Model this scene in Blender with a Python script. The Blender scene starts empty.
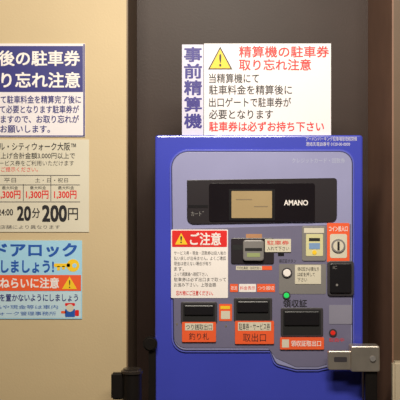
import bpy, bmesh, math, random
from mathutils import Vector, Matrix
S=bpy.context.scene
S.view_settings.view_transform='Standard'
CAMY=-2.8; F0=2.4; U=0.0025; CZ=1.35
FRONT=-0.40; WALL=-0.35
def sc(y): return (y-CAMY)/F0*U
def W(px,py,y):
    s=sc(y); return ((px-200)*s, CZ-(py-200)*s)
def lin(c):
    r=[]
    for v in c[:3]:
        v/=255.0
        r.append(v/12.92 if v<=0.04045 else ((v+0.055)/1.055)**2.4)
    return (*r,1)
MATS={}
def mat(name,col,rough=0.5,metal=0.0,var=0.06,scale=8,emit=0,bump=0,coat=0,spec=0.5):
    if name in MATS: return MATS[name]
    m=bpy.data.materials.new(name); m.use_nodes=True
    nt=m.node_tree; b=nt.nodes['Principled BSDF']
    tc=nt.nodes.new('ShaderNodeTexCoord'); n=nt.nodes.new('ShaderNodeTexNoise')
    n.inputs['Scale'].default_value=scale; n.inputs['Detail'].default_value=5
    nt.links.new(tc.outputs['Object'],n.inputs['Vector'])
    r=nt.nodes.new('ShaderNodeValToRGB'); c=lin(col)
    r.color_ramp.elements[0].position=0.3; r.color_ramp.elements[1].position=0.7
    r.color_ramp.elements[0].color=(*[v*(1-var) for v in c[:3]],1)
    r.color_ramp.elements[1].color=(*[min(1,v*(1+var)) for v in c[:3]],1)
    nt.links.new(n.outputs['Fac'],r.inputs['Fac']); nt.links.new(r.outputs['Color'],b.inputs['Base Color'])
    b.inputs['Roughness'].default_value=rough; b.inputs['Metallic'].default_value=metal
    b.inputs['Specular IOR Level'].default_value=spec
    if coat: b.inputs['Coat Weight'].default_value=coat; b.inputs['Coat Roughness'].default_value=0.08
    if emit:
        nt.links.new(r.outputs['Color'],b.inputs['Emission Color']); b.inputs['Emission Strength'].default_value=emit
    if bump:
        n2=nt.nodes.new('ShaderNodeTexNoise'); n2.inputs['Scale'].default_value=180; nt.links.new(tc.outputs['Object'],n2.inputs['Vector'])
        bp=nt.nodes.new('ShaderNodeBump'); bp.inputs['Strength'].default_value=bump; bp.inputs['Distance'].default_value=0.002
        nt.links.new(n2.outputs['Fac'],bp.inputs['Height']); nt.links.new(bp.outputs['Normal'],b.inputs['Normal'])
    MATS[name]=m; return m
def empty(name,loc):
    e=bpy.data.objects.new(name,None); e.location=loc; e.empty_display_size=0.05; S.collection.objects.link(e); return e
def link(name,me,m,parent,smooth=False):
    o=bpy.data.objects.new(name,me); S.collection.objects.link(o)
    if m: me.materials.clear(); me.materials.append(m)
    if parent:
        o.parent=parent; o.matrix_parent_inverse=Matrix.Translation(-Vector(parent.location))
    if smooth:
        for p in me.polygons: p.use_smooth=True
    return o
def prism(name,pts,y0,y1,m,parent,bev=0.0,seg=2):
    bm=bmesh.new()
    f=[bm.verts.new((x,y0,z)) for x,z in pts]; b=[bm.verts.new((x,y1,z)) for x,z in pts]
    ff=bm.faces.new(f); bm.faces.new(b[::-1]); n=len(pts)
    for i in range(n): bm.faces.new((f[i],b[i],b[(i+1)%n],f[(i+1)%n]))
    bmesh.ops.recalc_face_normals(bm,faces=bm.faces)
    if bev>0:
        bmesh.ops.bevel(bm,geom=[e for e in ff.edges],offset=bev,segments=seg,affect='EDGES',profile=0.5,clamp_overlap=True)
    me=bpy.data.meshes.new(name); bm.to_mesh(me); bm.free()
    return link(name,me,m,parent)
def rr(x0,z0,x1,z1,r,n=5):
    if r<=0: return [(x0,z0),(x1,z0),(x1,z1),(x0,z1)]
    out=[]
    for cx,cz,a in ((x1-r,z0+r,-90),(x1-r,z1-r,0),(x0+r,z1-r,90),(x0+r,z0+r,180)):
        for i in range(n+1):
            t=math.radians(a+90*i/n); out.append((cx+r*math.cos(t),cz+r*math.sin(t)))
    return out
def pbox(name,x0,y0,x1,y1,yf,th,m,parent,r=0,bev=0.0):
    a,zt=W(x0,y0,yf); b,zb=W(x1,y1,yf)
    return prism(name,rr(a,zb,b,zt,r*sc(yf)),yf,yf+th,m,parent,bev)
def ppoly(name,pp,yf,th,m,parent,bev=0):
    return prism(name,[W(x,y,yf) for x,y in pp],yf,yf+th,m,parent,bev)
def wbox(name,x0,x1,y0,y1,z0,z1,m,parent=None,bev=0):
    bm=bmesh.new(); bmesh.ops.create_cube(bm,size=1)
    for v in bm.verts:
        v.co=Vector((x0+(v.co.x+.5)*(x1-x0),y0+(v.co.y+.5)*(y1-y0),z0+(v.co.z+.5)*(z1-z0)))
    if bev: bmesh.ops.bevel(bm,geom=bm.edges[:],offset=bev,segments=3,affect='EDGES')
    me=bpy.data.meshes.new(name); bm.to_mesh(me); bm.free(); return link(name,me,m,parent)
def cyl(name,p,axis,r,h,m,parent,seg=32,bev=0,r2=None):
    bm=bmesh.new(); bmesh.ops.create_cone(bm,cap_ends=True,segments=seg,radius1=r,radius2=r if r2 is None else r2,depth=h)
    if bev:
        bmesh.ops.bevel(bm,geom=[e for e in bm.edges if abs(e.verts[0].co.z-e.verts[1].co.z)<1e-6],offset=bev,segments=3,affect='EDGES')
    R=Matrix.Rotation(math.radians(90),4,'X') if axis=='Y' else (Matrix.Rotation(math.radians(90),4,'Y') if axis=='X' else Matrix.Identity(4))
    bm.transform(Matrix.Translation(p)@R)
    me=bpy.data.meshes.new(name); bm.to_mesh(me); bm.free()
    return link(name,me,m,parent)
def pcyl(name,px,py,rpx,yf,th,m,parent,bev=0):
    x,z=W(px,py,yf); return cyl(name,(x,yf+th/2,z),'Y',rpx*sc(yf),th,m,parent,bev=bev)
def text(name,s,x0,y0,x1,y1,yf,m,parent,bold=0.0):
    c=bpy.data.curves.new(name,'FONT'); c.body=s; c.offset=0.0; c.resolution_u=3
    o=bpy.data.objects.new(name,c); S.collection.objects.link(o)
    bpy.context.view_layer.update()
    dg=bpy.context.evaluated_depsgraph_get()
    me=bpy.data.meshes.new_from_object(o.evaluated_get(dg)); bpy.data.objects.remove(o)
    if not me.vertices: print('EMPTY TEXT',s); return
    xs=[v.co.x for v in me.vertices]; ys=[v.co.y for v in me.vertices]
    ax,bx,ay,by=min(xs),max(xs),min(ys),max(ys)
    X0,ZT=W(x0,y0,yf); X1,ZB=W(x1,y1,yf)
    bm=bmesh.new(); bm.from_mesh(me)
    for v in bm.verts: v.co.z=0
    if bold:
        g=bm.verts[:]+bm.edges[:]+bm.faces[:]
        for i,(dx,dy) in enumerate(((1,0),(0,1),(1,1))):
            d=bmesh.ops.duplicate(bm,geom=g)
            for v in d['geom']:
                if isinstance(v,bmesh.types.BMVert): v.co.x+=dx*bold; v.co.y+=dy*bold; v.co.z=(i+1)*0.00012
        bx+=bold; by+=bold
    for v in bm.verts:
        u=(v.co.x-ax)/(bx-ax); t=(v.co.y-ay)/(by-ay)
        v.co=Vector((X0+u*(X1-X0),yf-v.co.z,ZB+t*(ZT-ZB)))
    bm.to_mesh(me); bm.free()
    me.name=name
    return link(name,me,m,parent)

# ---------- materials
cream=mat('cream_wall_paint',(196,174,136),0.6,var=0.05,scale=3,bump=0.15)
revealL=mat('brown_left_reveal',(112,90,66),0.5,var=0.06)  # side face of the left wall, browner and darker than its cream front
dark=mat('dark_brown_panel',(58,43,37),0.45,var=0.2,scale=3,spec=0.25,bump=0.1)
darkR=mat('dark_brown_reveal',(140,104,84),0.5,var=0.12)
floorM=mat('grey_concrete_floor',(105,98,90),0.7,var=0.2,scale=5)
ceilM=mat('ceiling_paint',(150,145,135),0.8)
blue=mat('blue_powder_coat',(64,72,180),0.24,var=0.05,scale=5,bump=0.03,coat=0.3)
bluel=mat('blue_rim',(92,98,192),0.22)
lav=mat('lavender_grey_panel',(146,146,184),0.3,var=0.05,scale=6)
lavd=mat('grey_lower_panel',(110,106,132),0.4,var=0.07,scale=6)
groove=mat('panel_groove',(38,38,80),0.5)
black=mat('black_plastic',(26,24,27),0.28)
bezelm=mat('dark_bezel_plastic',(42,37,41),0.3)
gloss=mat('black_glossy_acrylic',(28,24,28),0.12,coat=0.4)
slot=mat('slot_interior',(10,9,10),0.6)
dgrey=mat('dark_grey_plastic',(58,54,58),0.4)
mgrey=mat('mid_grey_plastic',(124,120,118),0.4)
lcd=mat('lcd_screen',(158,136,100),0.25,emit=0.16,var=0.04)
steel=mat('brushed_steel',(200,190,178),0.32,metal=0.8,var=0.12,scale=20)
white=mat('white_sticker',(238,230,226),0.45,var=0.02)
whitep=mat('white_poster',(230,223,226),0.35,var=0.02)
creamp=mat('cream_poster',(210,202,182),0.45,var=0.03)
navy=mat('navy_ink',(44,42,118),0.45)
purple=mat('indigo_ink',(46,34,128),0.45)
lilac=mat('lilac_sticker',(204,200,220),0.45,var=0.02)
red=mat('red_ink',(218,30,26),0.45)
orange=mat('orange_label',(234,92,46),0.45,var=0.04)
brownl=mat('tan_label',(176,128,92),0.45)
yellow=mat('yellow_ink',(240,196,36),0.45)
ink=mat('black_ink',(26,24,28),0.5)
grink=mat('grey_ink',(95,90,88),0.5)
sky=mat('pale_blue_poster',(160,206,230),0.45,var=0.03)
bluei=mat('blue_ink',(34,86,172),0.45)
green=mat('green_led',(40,190,90),0.3,emit=0.5)
redled=mat('red_led',(200,40,30),0.3,emit=0.3)
blackm=mat('black_metal',(30,26,24),0.35,metal=0.3)

# ---------- room
XL=W(128,0,WALL)[0]; XR=W(392,0,WALL)[0]
H=2.6; RX=2.0; RY=-3.6
wbox('floor',-RX,RX,RY,0.1,-0.1,0,floorM)
wbox('ceiling',-RX,RX,RY,0.1,H,H+0.1,ceilM)
wbox('wall_back',XL,XR,0,0.1,0,H,dark)
wbox('wall_front_left',-RX,XL-0.004,WALL,0.1,0,H,cream)
wbox('reveal_face_1',XL-0.004,XL,WALL+0.001,0.0,0,H,revealL)
wbox('wall_front_right',XR+0.004,RX,WALL,0.1,0,H,mat('brown_right_wall',(102,80,60),0.5))
wbox('reveal_face_2',XR,XR+0.004,WALL-0.0005,0.0,0,H,darkR)
wbox('wall_left',-RX-0.1,-RX,RY,0.1,0,H,cream)
wbox('wall_right',RX,RX+0.1,RY,0.1,0,H,cream)
wbox('wall_behind',-RX,RX,RY-0.1,RY,0,H,mat('dim_wall',(90,84,78),0.7))

# ---------- machine
x0,zt=W(155,135,FRONT); x1,_=W(363,135,FRONT)
M=empty('parking_payment_machine',((x0+x1)/2,-0.2,0))
wbox('cabinet_body',x0,x1,FRONT+0.02,-0.02,0.0,zt,blue,M,0.006)
prism('front_door',rr(x0,0.05,x1,zt,0.008),FRONT,FRONT+0.022,blue,M,0.005,3)
wbox('plinth',x0+0.01,x1-0.01,FRONT+0.012,FRONT+0.0215,0.0,0.048,black,M)
def arc(cx,cy,r,a0,a1,n=6):
    return [(cx+r*math.cos(math.radians(a0+(a1-a0)*i/n)),cy+r*math.sin(math.radians(a0+(a1-a0)*i/n))) for i in range(n+1)]
def shape(g):
    p=[]
    p+=arc(188,168,16+g,180,270)
    p+=arc(340,164,12+g,270,360)
    p+=arc(340,352,12+g,0,90)
    p+=[(318,369+g),(296,369+g)]
    p+=arc(282,357,8+g,110,150,3)
    p+=[(270,350+g)]
    p+=arc(186,338,12+g,90,180)
    return p[::-1]
ppoly('panel_rim',shape(2.5),FRONT-0.004,0.0045,bluel,M,0.001)
ppoly('panel_groove',shape(0.9),FRONT-0.0045,0.003,groove,M)
ppoly('control_panel_upper',shape(0),FRONT-0.006,0.004,lav,M,0.001)
P=FRONT-0.006
low=[(173,229),(351,224)]+arc(341,350,10,0,90)+[(318,367),(296,367),(276,358),(268,348)]+arc(186,336,12,90,180)
ppoly('control_panel_lower',low[::-1],P-0.0015,0.002,lavd,M,0.0005)
def k(y): return P-y
bez=[(187,180),(334,178)]+arc(334,181,3,270,360,3)+arc(331,216,6,0,90,4)+[(193,224)]+arc(193,218,6,90,180,4)
ppoly('display_bezel',bez[::-1],k(0.004),0.005,bezelm,M,0.001)
pbox('display_window_panel',209,183,315,222,k(0.006),0.003,gloss,M,3,0.001)
pbox('display_side_strip',188,205,208,208,k(0.0045),0.001,black,M)
pbox('lcd_frame',229,189,275,220.5,k(0.007),0.002,black,M,1)
pbox('lcd_screen',231.5,191,272,218,k(0.0078),0.002,lcd,M,0.5)
for i,(a,b) in enumerate([(236,252),(254,268)]): pbox('lcd_line_%d'%i,a,199+i*7,b,200+i*7,k(0.0082),0.0005,mat('lcd_dim',(130,112,84)),M)
text('maker_label','AMANO',284,200,308,205.5,k(0.0066),white,M,0.04)
text('bezel_print','ｶｰﾄﾞ',191,211,204,216,k(0.0046),mgrey,M,0)
text('top_notice_print','アーバンパーキング駐車場管理精算機',306,136.7,357,141,FRONT-0.0006,lilac,M)
text('top_notice_print_b','連絡先電話番号 0120-00-0000',306,142,350,146,FRONT-0.0006,lilac,M)
text('panel_print','クレジットカード・回数券',292,158,345,163,P-0.0003,mat('pale_print',(172,176,200)),M,0)

Q=P-0.0015
def q(y): return Q-y
pbox('caution_sticker',171,229.5,228,298,q(0.0012),0.0012,white,M,1)
pbox('caution_sticker_band',172,230.5,227,247,q(0.0016),0.0006,red,M,1)
ppoly('caution_triangle',[(175,244.5),(187.5,244.5),(181.2,233)],q(0.002),0.0005,yellow,M)
text('caution_mark','!',180.3,236,182,243,q(0.0024),ink,M,0.03)
text('caution_title','ご注意',190,232.5,221,245.3,q(0.002),white,M,0.04)
for i,(s,e,mm) in enumerate([('サービス券・現金・回数券は投入後の',226,ink),('払い戻しが出来ません。よくご確認',226,ink),('現金は使えない場合が有り',211,ink),('ます。',184,ink),('上って精算機へ確認下さい。',208,ink),('駐車券は必ず出口まで取って',226,ink),('お進み下さい。上限金額',216,ink)]):
    y=251+i*5.3; text('caution_line_%d'%i,s,174,y,e,y+4,q(0.0015),mm,M,0.0)
text('caution_line_red','忘れ物にご注意ください。',176,290.5,213,295.5,q(0.0015),red,M,0.03)

pbox('ticket_unit_plate',231,238,274,264,q(0.003),0.004,bezelm,M,2,0.001)
pbox('ticket_unit_slot_recess',232.5,245,272,250,q(0.0034),0.001,slot,M)
pbox('ticket_unit_nose',243,240,264,261,q(0.014),0.012,mgrey,M,3,0.003)
pbox('ticket_nose_mouth',245,248,262,251,q(0.0145),0.001,slot,M)
pbox('ticket_nose_light',247,253,260,257,q(0.0145),0.001,mat('green_tint',(150,160,110),0.4),M)
pbox('ticket_caption',246,234,262,238,q(0.0008),0.001,brownl,M)
pbox('notice_small',265,239,291,252,q(0.0035),0.0042,creamp,M,0.5)
text('notice_small_text','駐車券',267,240.5,289,245,q(0.004),red,M,0)
text('notice_small_text_b','入れて下さい',267,246.5,289,250.5,q(0.004),ink,M,0)
pbox('bill_arrow',278,253,284,256,q(0.0008),0.001,black,M)
pbox('coupon_slot_bezel',302,226,326,261,q(0.003),0.004,mgrey,M,2,0.001)
pbox('coupon_header',304,228,324,233,q(0.004),0.002,creamp,M)
pbox('coupon_body',306,234,323,256,q(0.004),0.002,mat('pale_yellow',(206,200,150),0.5),M,1)
pbox('coupon_mouth',309,238,320,241,q(0.005),0.002,slot,M)
pbox('coupon_blue_label',309,243,320,249,q(0.005),0.002,mat('soft_blue',(120,150,190),0.5),M)
pcyl('coupon_dot',314.5,252.5,2.2,q(0.005),0.002,yellow,M)
pbox('coin_label',327,223,349.5,262,q(0.0015),0.002,orange,M,1)
text('coin_label_text','コイン投入口',329,226,347.5,231.5,q(0.0018),white,M,0.03)
pbox('coin_white_panel',330,234,347,258,q(0.002),0.001,creamp,M,2)
pcyl('coin_bezel_ring',338.5,246,7,q(0.006),0.006,mgrey,M,0.001)
pcyl('coin_bezel_inner',338.5,246,5.2,q(0.0065),0.001,creamp,M)
pbox('coin_slit',337.4,241.5,339.6,250.5,q(0.0072),0.001,slot,M)
pbox('ic_reader_frame',327.5,261,354,296,q(0.006),0.0065,dgrey,M,3,0.0015)
pbox('ic_reader_face',330,263.5,351.5,293,q(0.012),0.007,black,M,2,0.0015)
text('ic_reader_mark','IC',333,266,337,269,q(0.0123),mgrey,M)
pcyl('ic_reader_dot',337,285,1.2,q(0.013),0.001,mgrey,M)
for i,(a,b,cm) in enumerate([(230,238,orange),(239,256,white),(257,275,orange)]):
    pbox('step_label_%d'%i,a,284,b,292,q(0.001),0.001,cm,M)
text('step_text_0','取消',231,286,237,290,q(0.0013),white,M,0)
text('step_text_1','料金表示',240,286,255,290,q(0.0013),red,M,0)
text('step_text_2','つり銭切',258,286,274,290,q(0.0013),white,M,0)
pbox('receipt_button_plate',279,264,326,294,q(0.001),0.001,mgrey,M,1.5)
text('receipt_caption','領収証ボタン',279,259,296,263,q(0.0005),ink,M,0)
pcyl('receipt_button_ring',287,273,5.2,q(0.004),0.004,dgrey,M,0.0005)
pcyl('receipt_button',287,273,3.8,q(0.008),0.006,white,M,0.001)
pbox('service_label',295,265,321,284,q(0.0025),0.002,creamp,M,0.5)
for i in range(3): text('service_line_%d'%i,['領収証が必要な方','は釦を押して','下さい'][i],297.5,267+i*5.4,[319,315,307][i],271+i*5.4,q(0.003),ink,M,0)
pcyl('green_lamp_bezel',286.5,295.5,4,q(0.003),0.003,dgrey,M,0.0005)
pcyl('green_lamp',286.5,295.5,2.7,q(0.005),0.004,green,M,0.001)
def tray(n,a,b,c,d):
    pbox(n+'_frame',a-2.2,b-2.2,c+2.2,d+1.5,q(0.003),0.0035,dgrey,M,2,0.001)
    pbox(n+'_opening',a,b,c,d,q(0.0035),0.001,slot,M,1)
    pbox(n+'_flap',a+1.5,b+1.5,c-1.5,b+(d-b)*0.62,q(0.008),0.005,black,M,1,0.0015)
tray('change_tray',183,304,215,322)
tray('ticket_return_tray',236,300,270,320)
tray('receipt_tray',283,310,321,335)
text('receipt_title','領収証',283,299.5,307,307.3,q(0.0005),ink,M,0.03)
def lab(n,a,b,c,d,t1,t2):
    pbox(n,a,b,c,d,q(0.005),0.0055,orange,M,1)
    h=(d-b)
    if t2:
        pbox(n+'_w',a+3,b+1.2,c-3,b+h*0.42,q(0.0053),0.0005,creamp,M)
        text(n+'_t1',t1,a+4,b+2.2,c-4,b+h*0.39,q(0.0058),ink,M,0)
        text(n+'_t2',t2,a+h*0.35,b+h*0.54,c-h*0.35,d-2.2,q(0.0053),ink,M,0.0)
    else:
        pbox(n+'_w',a+2,b+2,a+9,d-2,q(0.0053),0.0005,creamp,M)
        text(n+'_t1',t1,a+11,b+3,c-3,d-3,q(0.0053),white,M,0.02)
lab('change_label',182,322,216,342,'つり銭取出口','釣り札')
lab('ticket_label',235,321,274,344,'駐車券・サービス券','取出口')
lab('receipt_label',280,337.5,324,349.5,'領収証取出口','')
pbox('coin_return_label',219,304,232,321,q(0.001),0.001,orange,M,1)
pbox('coin_return_white',221,311,230,319,q(0.0015),0.001,creamp,M,0.5)
pbox('coin_return_mark',220.5,306,230,309,q(0.0015),0.001,yellow,M)
pbox('bill_note',236,266,262,270,q(0.0008),0.001,creamp,M); text('bill_note_text','千円札専用・矢印方向へ',237,266.6,261,269.4,q(0.0012),ink,M)
pbox('step_arrow_tab',262,266,272,270,q(0.0008),0.001,orange,M)
for i,(a,b) in enumerate([(177,324),(226,326)]): pcyl('screw_%d'%i,a,b,1,q(0.001),0.002,steel,M)
pcyl('red_lamp_bezel',333,333,4,q(0.003),0.003,dgrey,M,0.0005)
pcyl('red_lamp',333,333,2.4,q(0.005),0.004,redled,M,0.001)
text('lamp_caption','取扱中',329,338,344,342,q(0.0005),red,M,0)
pbox('pale_stripe',329,305,352,324,q(0.0012),0.0012,mat('pale_grey_plate',(132,129,146)),M,1)
X,Z=W(150,344,FRONT-0.02)
cyl('side_knob',(X,FRONT-0.012,Z),'Y',0.018,0.024,blackm,M,bev=0.004)
xa,_=W(151,0,FRONT-0.01)
wbox('side_locking_rod',xa-0.006,xa+0.012,FRONT-0.012,FRONT-0.0002,0.05,Z,blackm,M,0.002)

# ---------- sign standing on the machine
SY=-0.385
G=empty('parking_ticket_notice_sign',(W(256,0,SY)[0],SY,zt))
def onto(n,x0_,y0_,x1_,y1_,yf,th,m,r=0):
    a,t=W(x0_,y0_,yf); b,_=W(x1_,y1_,yf); z0=zt+0.0002
    return prism(n,rr(a,z0,b,t,r),yf,yf+th,m,G)
onto('board',204,43.5,331,134,SY,0.004,whitep)
onto('side_board',182,44.5,203.5,134,SY,0.004,lilac)
wbox('rear_foot',W(215,0,SY)[0],W(320,0,SY)[0],SY+0.0042,SY+0.06,zt+0.0002,zt+0.004,steel,G)
t=SY-0.0004
for i,ch in enumerate('事前精算機'):
    text('side_char_%d'%i,ch,184,47+i*16.6,202,62+i*16.6,t,purple,G,0.05)
ppoly('warning_triangle_outline',[(208,69.5),(232.5,69.5),(220.2,46.5)],t,0.0004,ink,G)
ppoly('warning_triangle',[(210,68.3),(230.5,68.3),(220.2,49)],t-0.0004,0.0004,yellow,G)
text('warning_mark','!',219.2,54,221.4,66.5,t-0.001,ink,G,0.03)
text('title_1','精算機の駐車券',239,46,329,57.5,t,red,G,0.03)
text('title_2','取り忘れ注意',239,59,311,70.5,t,red,G,0.03)
for i,(s,e,y) in enumerate([('当精算機にて',259,73.5),('駐車料金を精算後に',292,85),('出口ゲートで駐車券が',291,97.5),('必要となります',273,109.5)]):
    text('body_%d'%i,s,209,y,e,y+9.6,t,ink,G,0.018)
text('body_red','駐車券は必ずお持ち下さい',209,121.5,324,131.5,t,red,G,0.03)

# ---------- posters on left wall
PY=WALL-0.0025
def poster(name,a,b,c,d,m):
    x,z=W((a+c)/2,(b+d)/2,PY); e=empty(name,(x,PY,z))
    pbox('sheet',a,b,c,d,PY,0.0025,m,e); return e
p1=poster('ticket_reminder_poster',-78,43.5,85,137,whitep); t=PY-0.0004
pbox('header',-76,46,83,92,t,0.0004,navy,p1)
t2=t-0.0004
text('h1','精算後の駐車券',-34,50.5,80,66,t2,white,p1,0.04)
text('h2','取り忘れ注意',-18,72,80,88,t2,white,p1,0.04)
for i,(s,a,e) in enumerate([('精算機にて駐車料金を精算完了後に',-27,81),('出口にて必要となります駐車券が',-20,79),('出ますので、お取り忘れが',-7,79),('無い様お願いします。',-24,50)]):
    y=95.5+i*9.8; text('b%d'%i,s,a,y,e,y+8,t,navy,p1,0.03)
pbox('edge_r',83.3,44,84.8,136.5,t,0.0004,navy,p1); pbox('edge_b',-77,135.4,84.8,136.6,t,0.0004,navy,p1)

p2=poster('parking_fee_poster',-80,139.5,89,232,creamp)
text('h1','モール・シティウォーク大阪™',-14,142.5,76,150.5,t,ink,p2,0.02)
text('b0','館内お買上げ合計金額3,000円以上で',-24,152.5,75,159,t,ink,p2,0.01)
text('b1','駐車無料サービス券をご利用いただけます',-28,160.5,74,165.8,t,ink,p2,0)
text('b2','係員までご提示ください。',-20,167,38,171.8,t,red,p2,0)
for i,y in enumerate([175,184.5,201.5]): pbox('rule_%d'%i,-78,y,80,y+0.8,t,0.0004,grink,p2)
text('r1','平日',4,178,16,182.5,t,ink,p2,0); text('r2','土・日・祝日',35,178,68,182.5,t,ink,p2,0)
for i,a in enumerate([-34,-2,26,54]):
    text('p%d'%i,'最大料金',a+4,186,a+20,189.5,t,ink,p2,0); text('q%d'%i,'1,300円',a,190.5,a+22.5,199,t,red,p2,0.04)
pbox('box_r',50.5,176,51.2,201,t,0.0004,grink,p2); pbox('box_r2',23,184,23.7,201,t,0.0004,grink,p2)
text('s1','8:00-24:00',-16,209,13,215.5,t,ink,p2,0.03)
text('s2','20',17,206,31,221,t,ink,p2,0.06); text('s3','分',32,208,40,218,t,ink,p2,0.02)
text('s4','200',42,205,67,222,t,ink,p2,0.06); text('s5','円',68,208,78,220,t,ink,p2,0.02)
text('s6','※営業時間は各店舗により異なります',-40,225,60,229,t,grink,p2,0)

p3=poster('car_lock_reminder_poster',-80,240.5,82,319,sky)
text('h1','ドアロック',-4,243,77,257,t,bluei,p3,0.06)
text('h2','をしましょう!',-11,260,54,273,t,bluei,p3,0.06)
pbox('key_stem',54,263.5,70,267,t,0.0004,yellow,p3,1.2); pbox('key_stem2',57,266,60,270.5,t,0.0004,yellow,p3,0.8); pbox('key_stem3',62,266,65,269.5,t,0.0004,yellow,p3,0.8)
pcyl('key_bow',73,265.5,6.3,t,0.0004,yellow,p3); pcyl('key_hole',74.5,265.5,2.2,t2,0.0004,sky,p3)
pbox('band',-79,275,81,291,t,0.0004,orange,p3)
text('band_t','車上ねらいに注意',-20,277.5,59,288.5,t2,white,p3,0.05)
ppoly('tri',[(62,289),(77,289),(69.5,276.5)],t2,0.0004,yellow,p3); text('tri_m','!',69,280,70.3,288,t2-0.0004,ink,p3)
pbox('lower',-79,292,81,318,t,0.0004,mat('pale_cyan',(190,214,224),0.5),p3)
text('l1','車内に物を置かないようにしましょう',-25,293.8,78,301.5,t2,navy,p3,0.03)
text('l2','貴重品や現金等は車内',-22,305,58,309,t2,bluei,p3,0); text('l3','シティウォーク管理事務所',-30,311.5,56,315.5,t2,bluei,p3,0)
for n,(a,b,c,d,mm) in {'body':(65,309,75,317,bluei),'cap':(65,303,75,306,red),'arm':(61,311,66,313.5,orange)}.items(): pbox('mascot_'+n,a,b,c,d,t2,0.0004,mm,p3,1)
pcyl('mascot_face',70,308,3.8,t2-0.0004,0.0004,creamp,p3)
pbox('mascot_bag',75,310,79,316,t2,0.0004,red,p3,1)

# ---------- post in front of corner
BY=-0.46
bx,bz=W(132,370,BY)
B=empty('barrier_post',(bx,BY,0))
cyl('base_plate',(bx,BY,0.006),'Z',0.055,0.012,blackm,B,bev=0.002)
cyl('tube',(bx,BY,bz/2),'Z',0.0235,bz-0.01,blackm,B)
cyl('cap',(bx,BY,bz-0.004),'Z',0.027,0.016,mat('cap_metal',(84,76,70),0.25,metal=0.7),B,bev=0.005)
wbox('belt_clip',bx-0.05,bx-0.02,BY-0.012,BY+0.012,bz-0.07,bz-0.006,blackm,B,0.004)

# ---------- steel lock bar on the right
LY=-0.475
lx,lz=W(371,360,LY)
L=empty('security_lock_bar',(lx,LY,0))
pbox('hinge_block',351,346,380,372,LY,0.04,steel,L,2,0.003)
pbox('hasp_tongue',328,351,353,370,LY+0.012,0.012,steel,L,2,0.002)
pbox('hasp_slot',334,357,347,362,LY+0.0115,0.001,dgrey,L,1)
pcyl('hinge_pin',373,359,3,LY-0.004,0.006,mgrey,L,0.001)
a,_=W(366,0,LY); b,_=W(378,0,LY)
wbox('post',a,b,LY+0.008,LY+0.034,0.008,W(0,371.8,LY)[1],blackm,L,0.002)
wbox('foot_plate',a-0.01,b+0.03,LY-0.02,LY+0.045,0,0.008,blackm,L)
r0,_=W(393,0,WALL-0.03); rz=W(0,362,WALL-0.03)[1]
R=empty('wall_guard_rail',(r0+0.02,WALL-0.015,0))
wbox('guard_upright',r0,r0+0.05,WALL-0.03,WALL-0.0005,0,rz,mat('beige_metal',(190,175,150),0.4),R,0.006)
wbox('guard_base',r0-0.005,r0+0.055,WALL-0.035,WALL-0.0005,0,0.01,dgrey,R)

# ---------- lights
def area(n,loc,tgt,sx,sy,e,col,spread=180):
    l=bpy.data.lights.new(n,'AREA'); l.shape='RECTANGLE'; l.size=sx; l.size_y=sy; l.energy=e; l.color=col; l.spread=math.radians(spread)
    o=bpy.data.objects.new(n,l); o.location=loc; o.rotation_euler=(Vector(tgt)-Vector(loc)).to_track_quat('-Z','Y').to_euler(); S.collection.objects.link(o)
area('ceiling_light_main',(0.0,-1.85,2.52),(0.05,-0.4,1.5),0.7,0.3,21.5,(1,0.925,0.79),115)
area('ceiling_light_rear',(0.4,-2.8,2.5),(0.1,-0.4,1.45),0.8,0.3,10,(1,0.93,0.82),120)
w=bpy.data.worlds.new('world'); S.world=w; w.use_nodes=True
w.node_tree.nodes['Background'].inputs[0].default_value=(0.5,0.48,0.46,1); w.node_tree.nodes['Background'].inputs[1].default_value=0.3
cam=bpy.data.cameras.new('camera'); cam.lens=36*F0/(400*U); cam.sensor_width=36
co=bpy.data.objects.new('camera',cam); co.location=(0,CAMY,CZ); co.rotation_euler=(math.radians(90),0,0)
S.collection.objects.link(co); S.camera=co
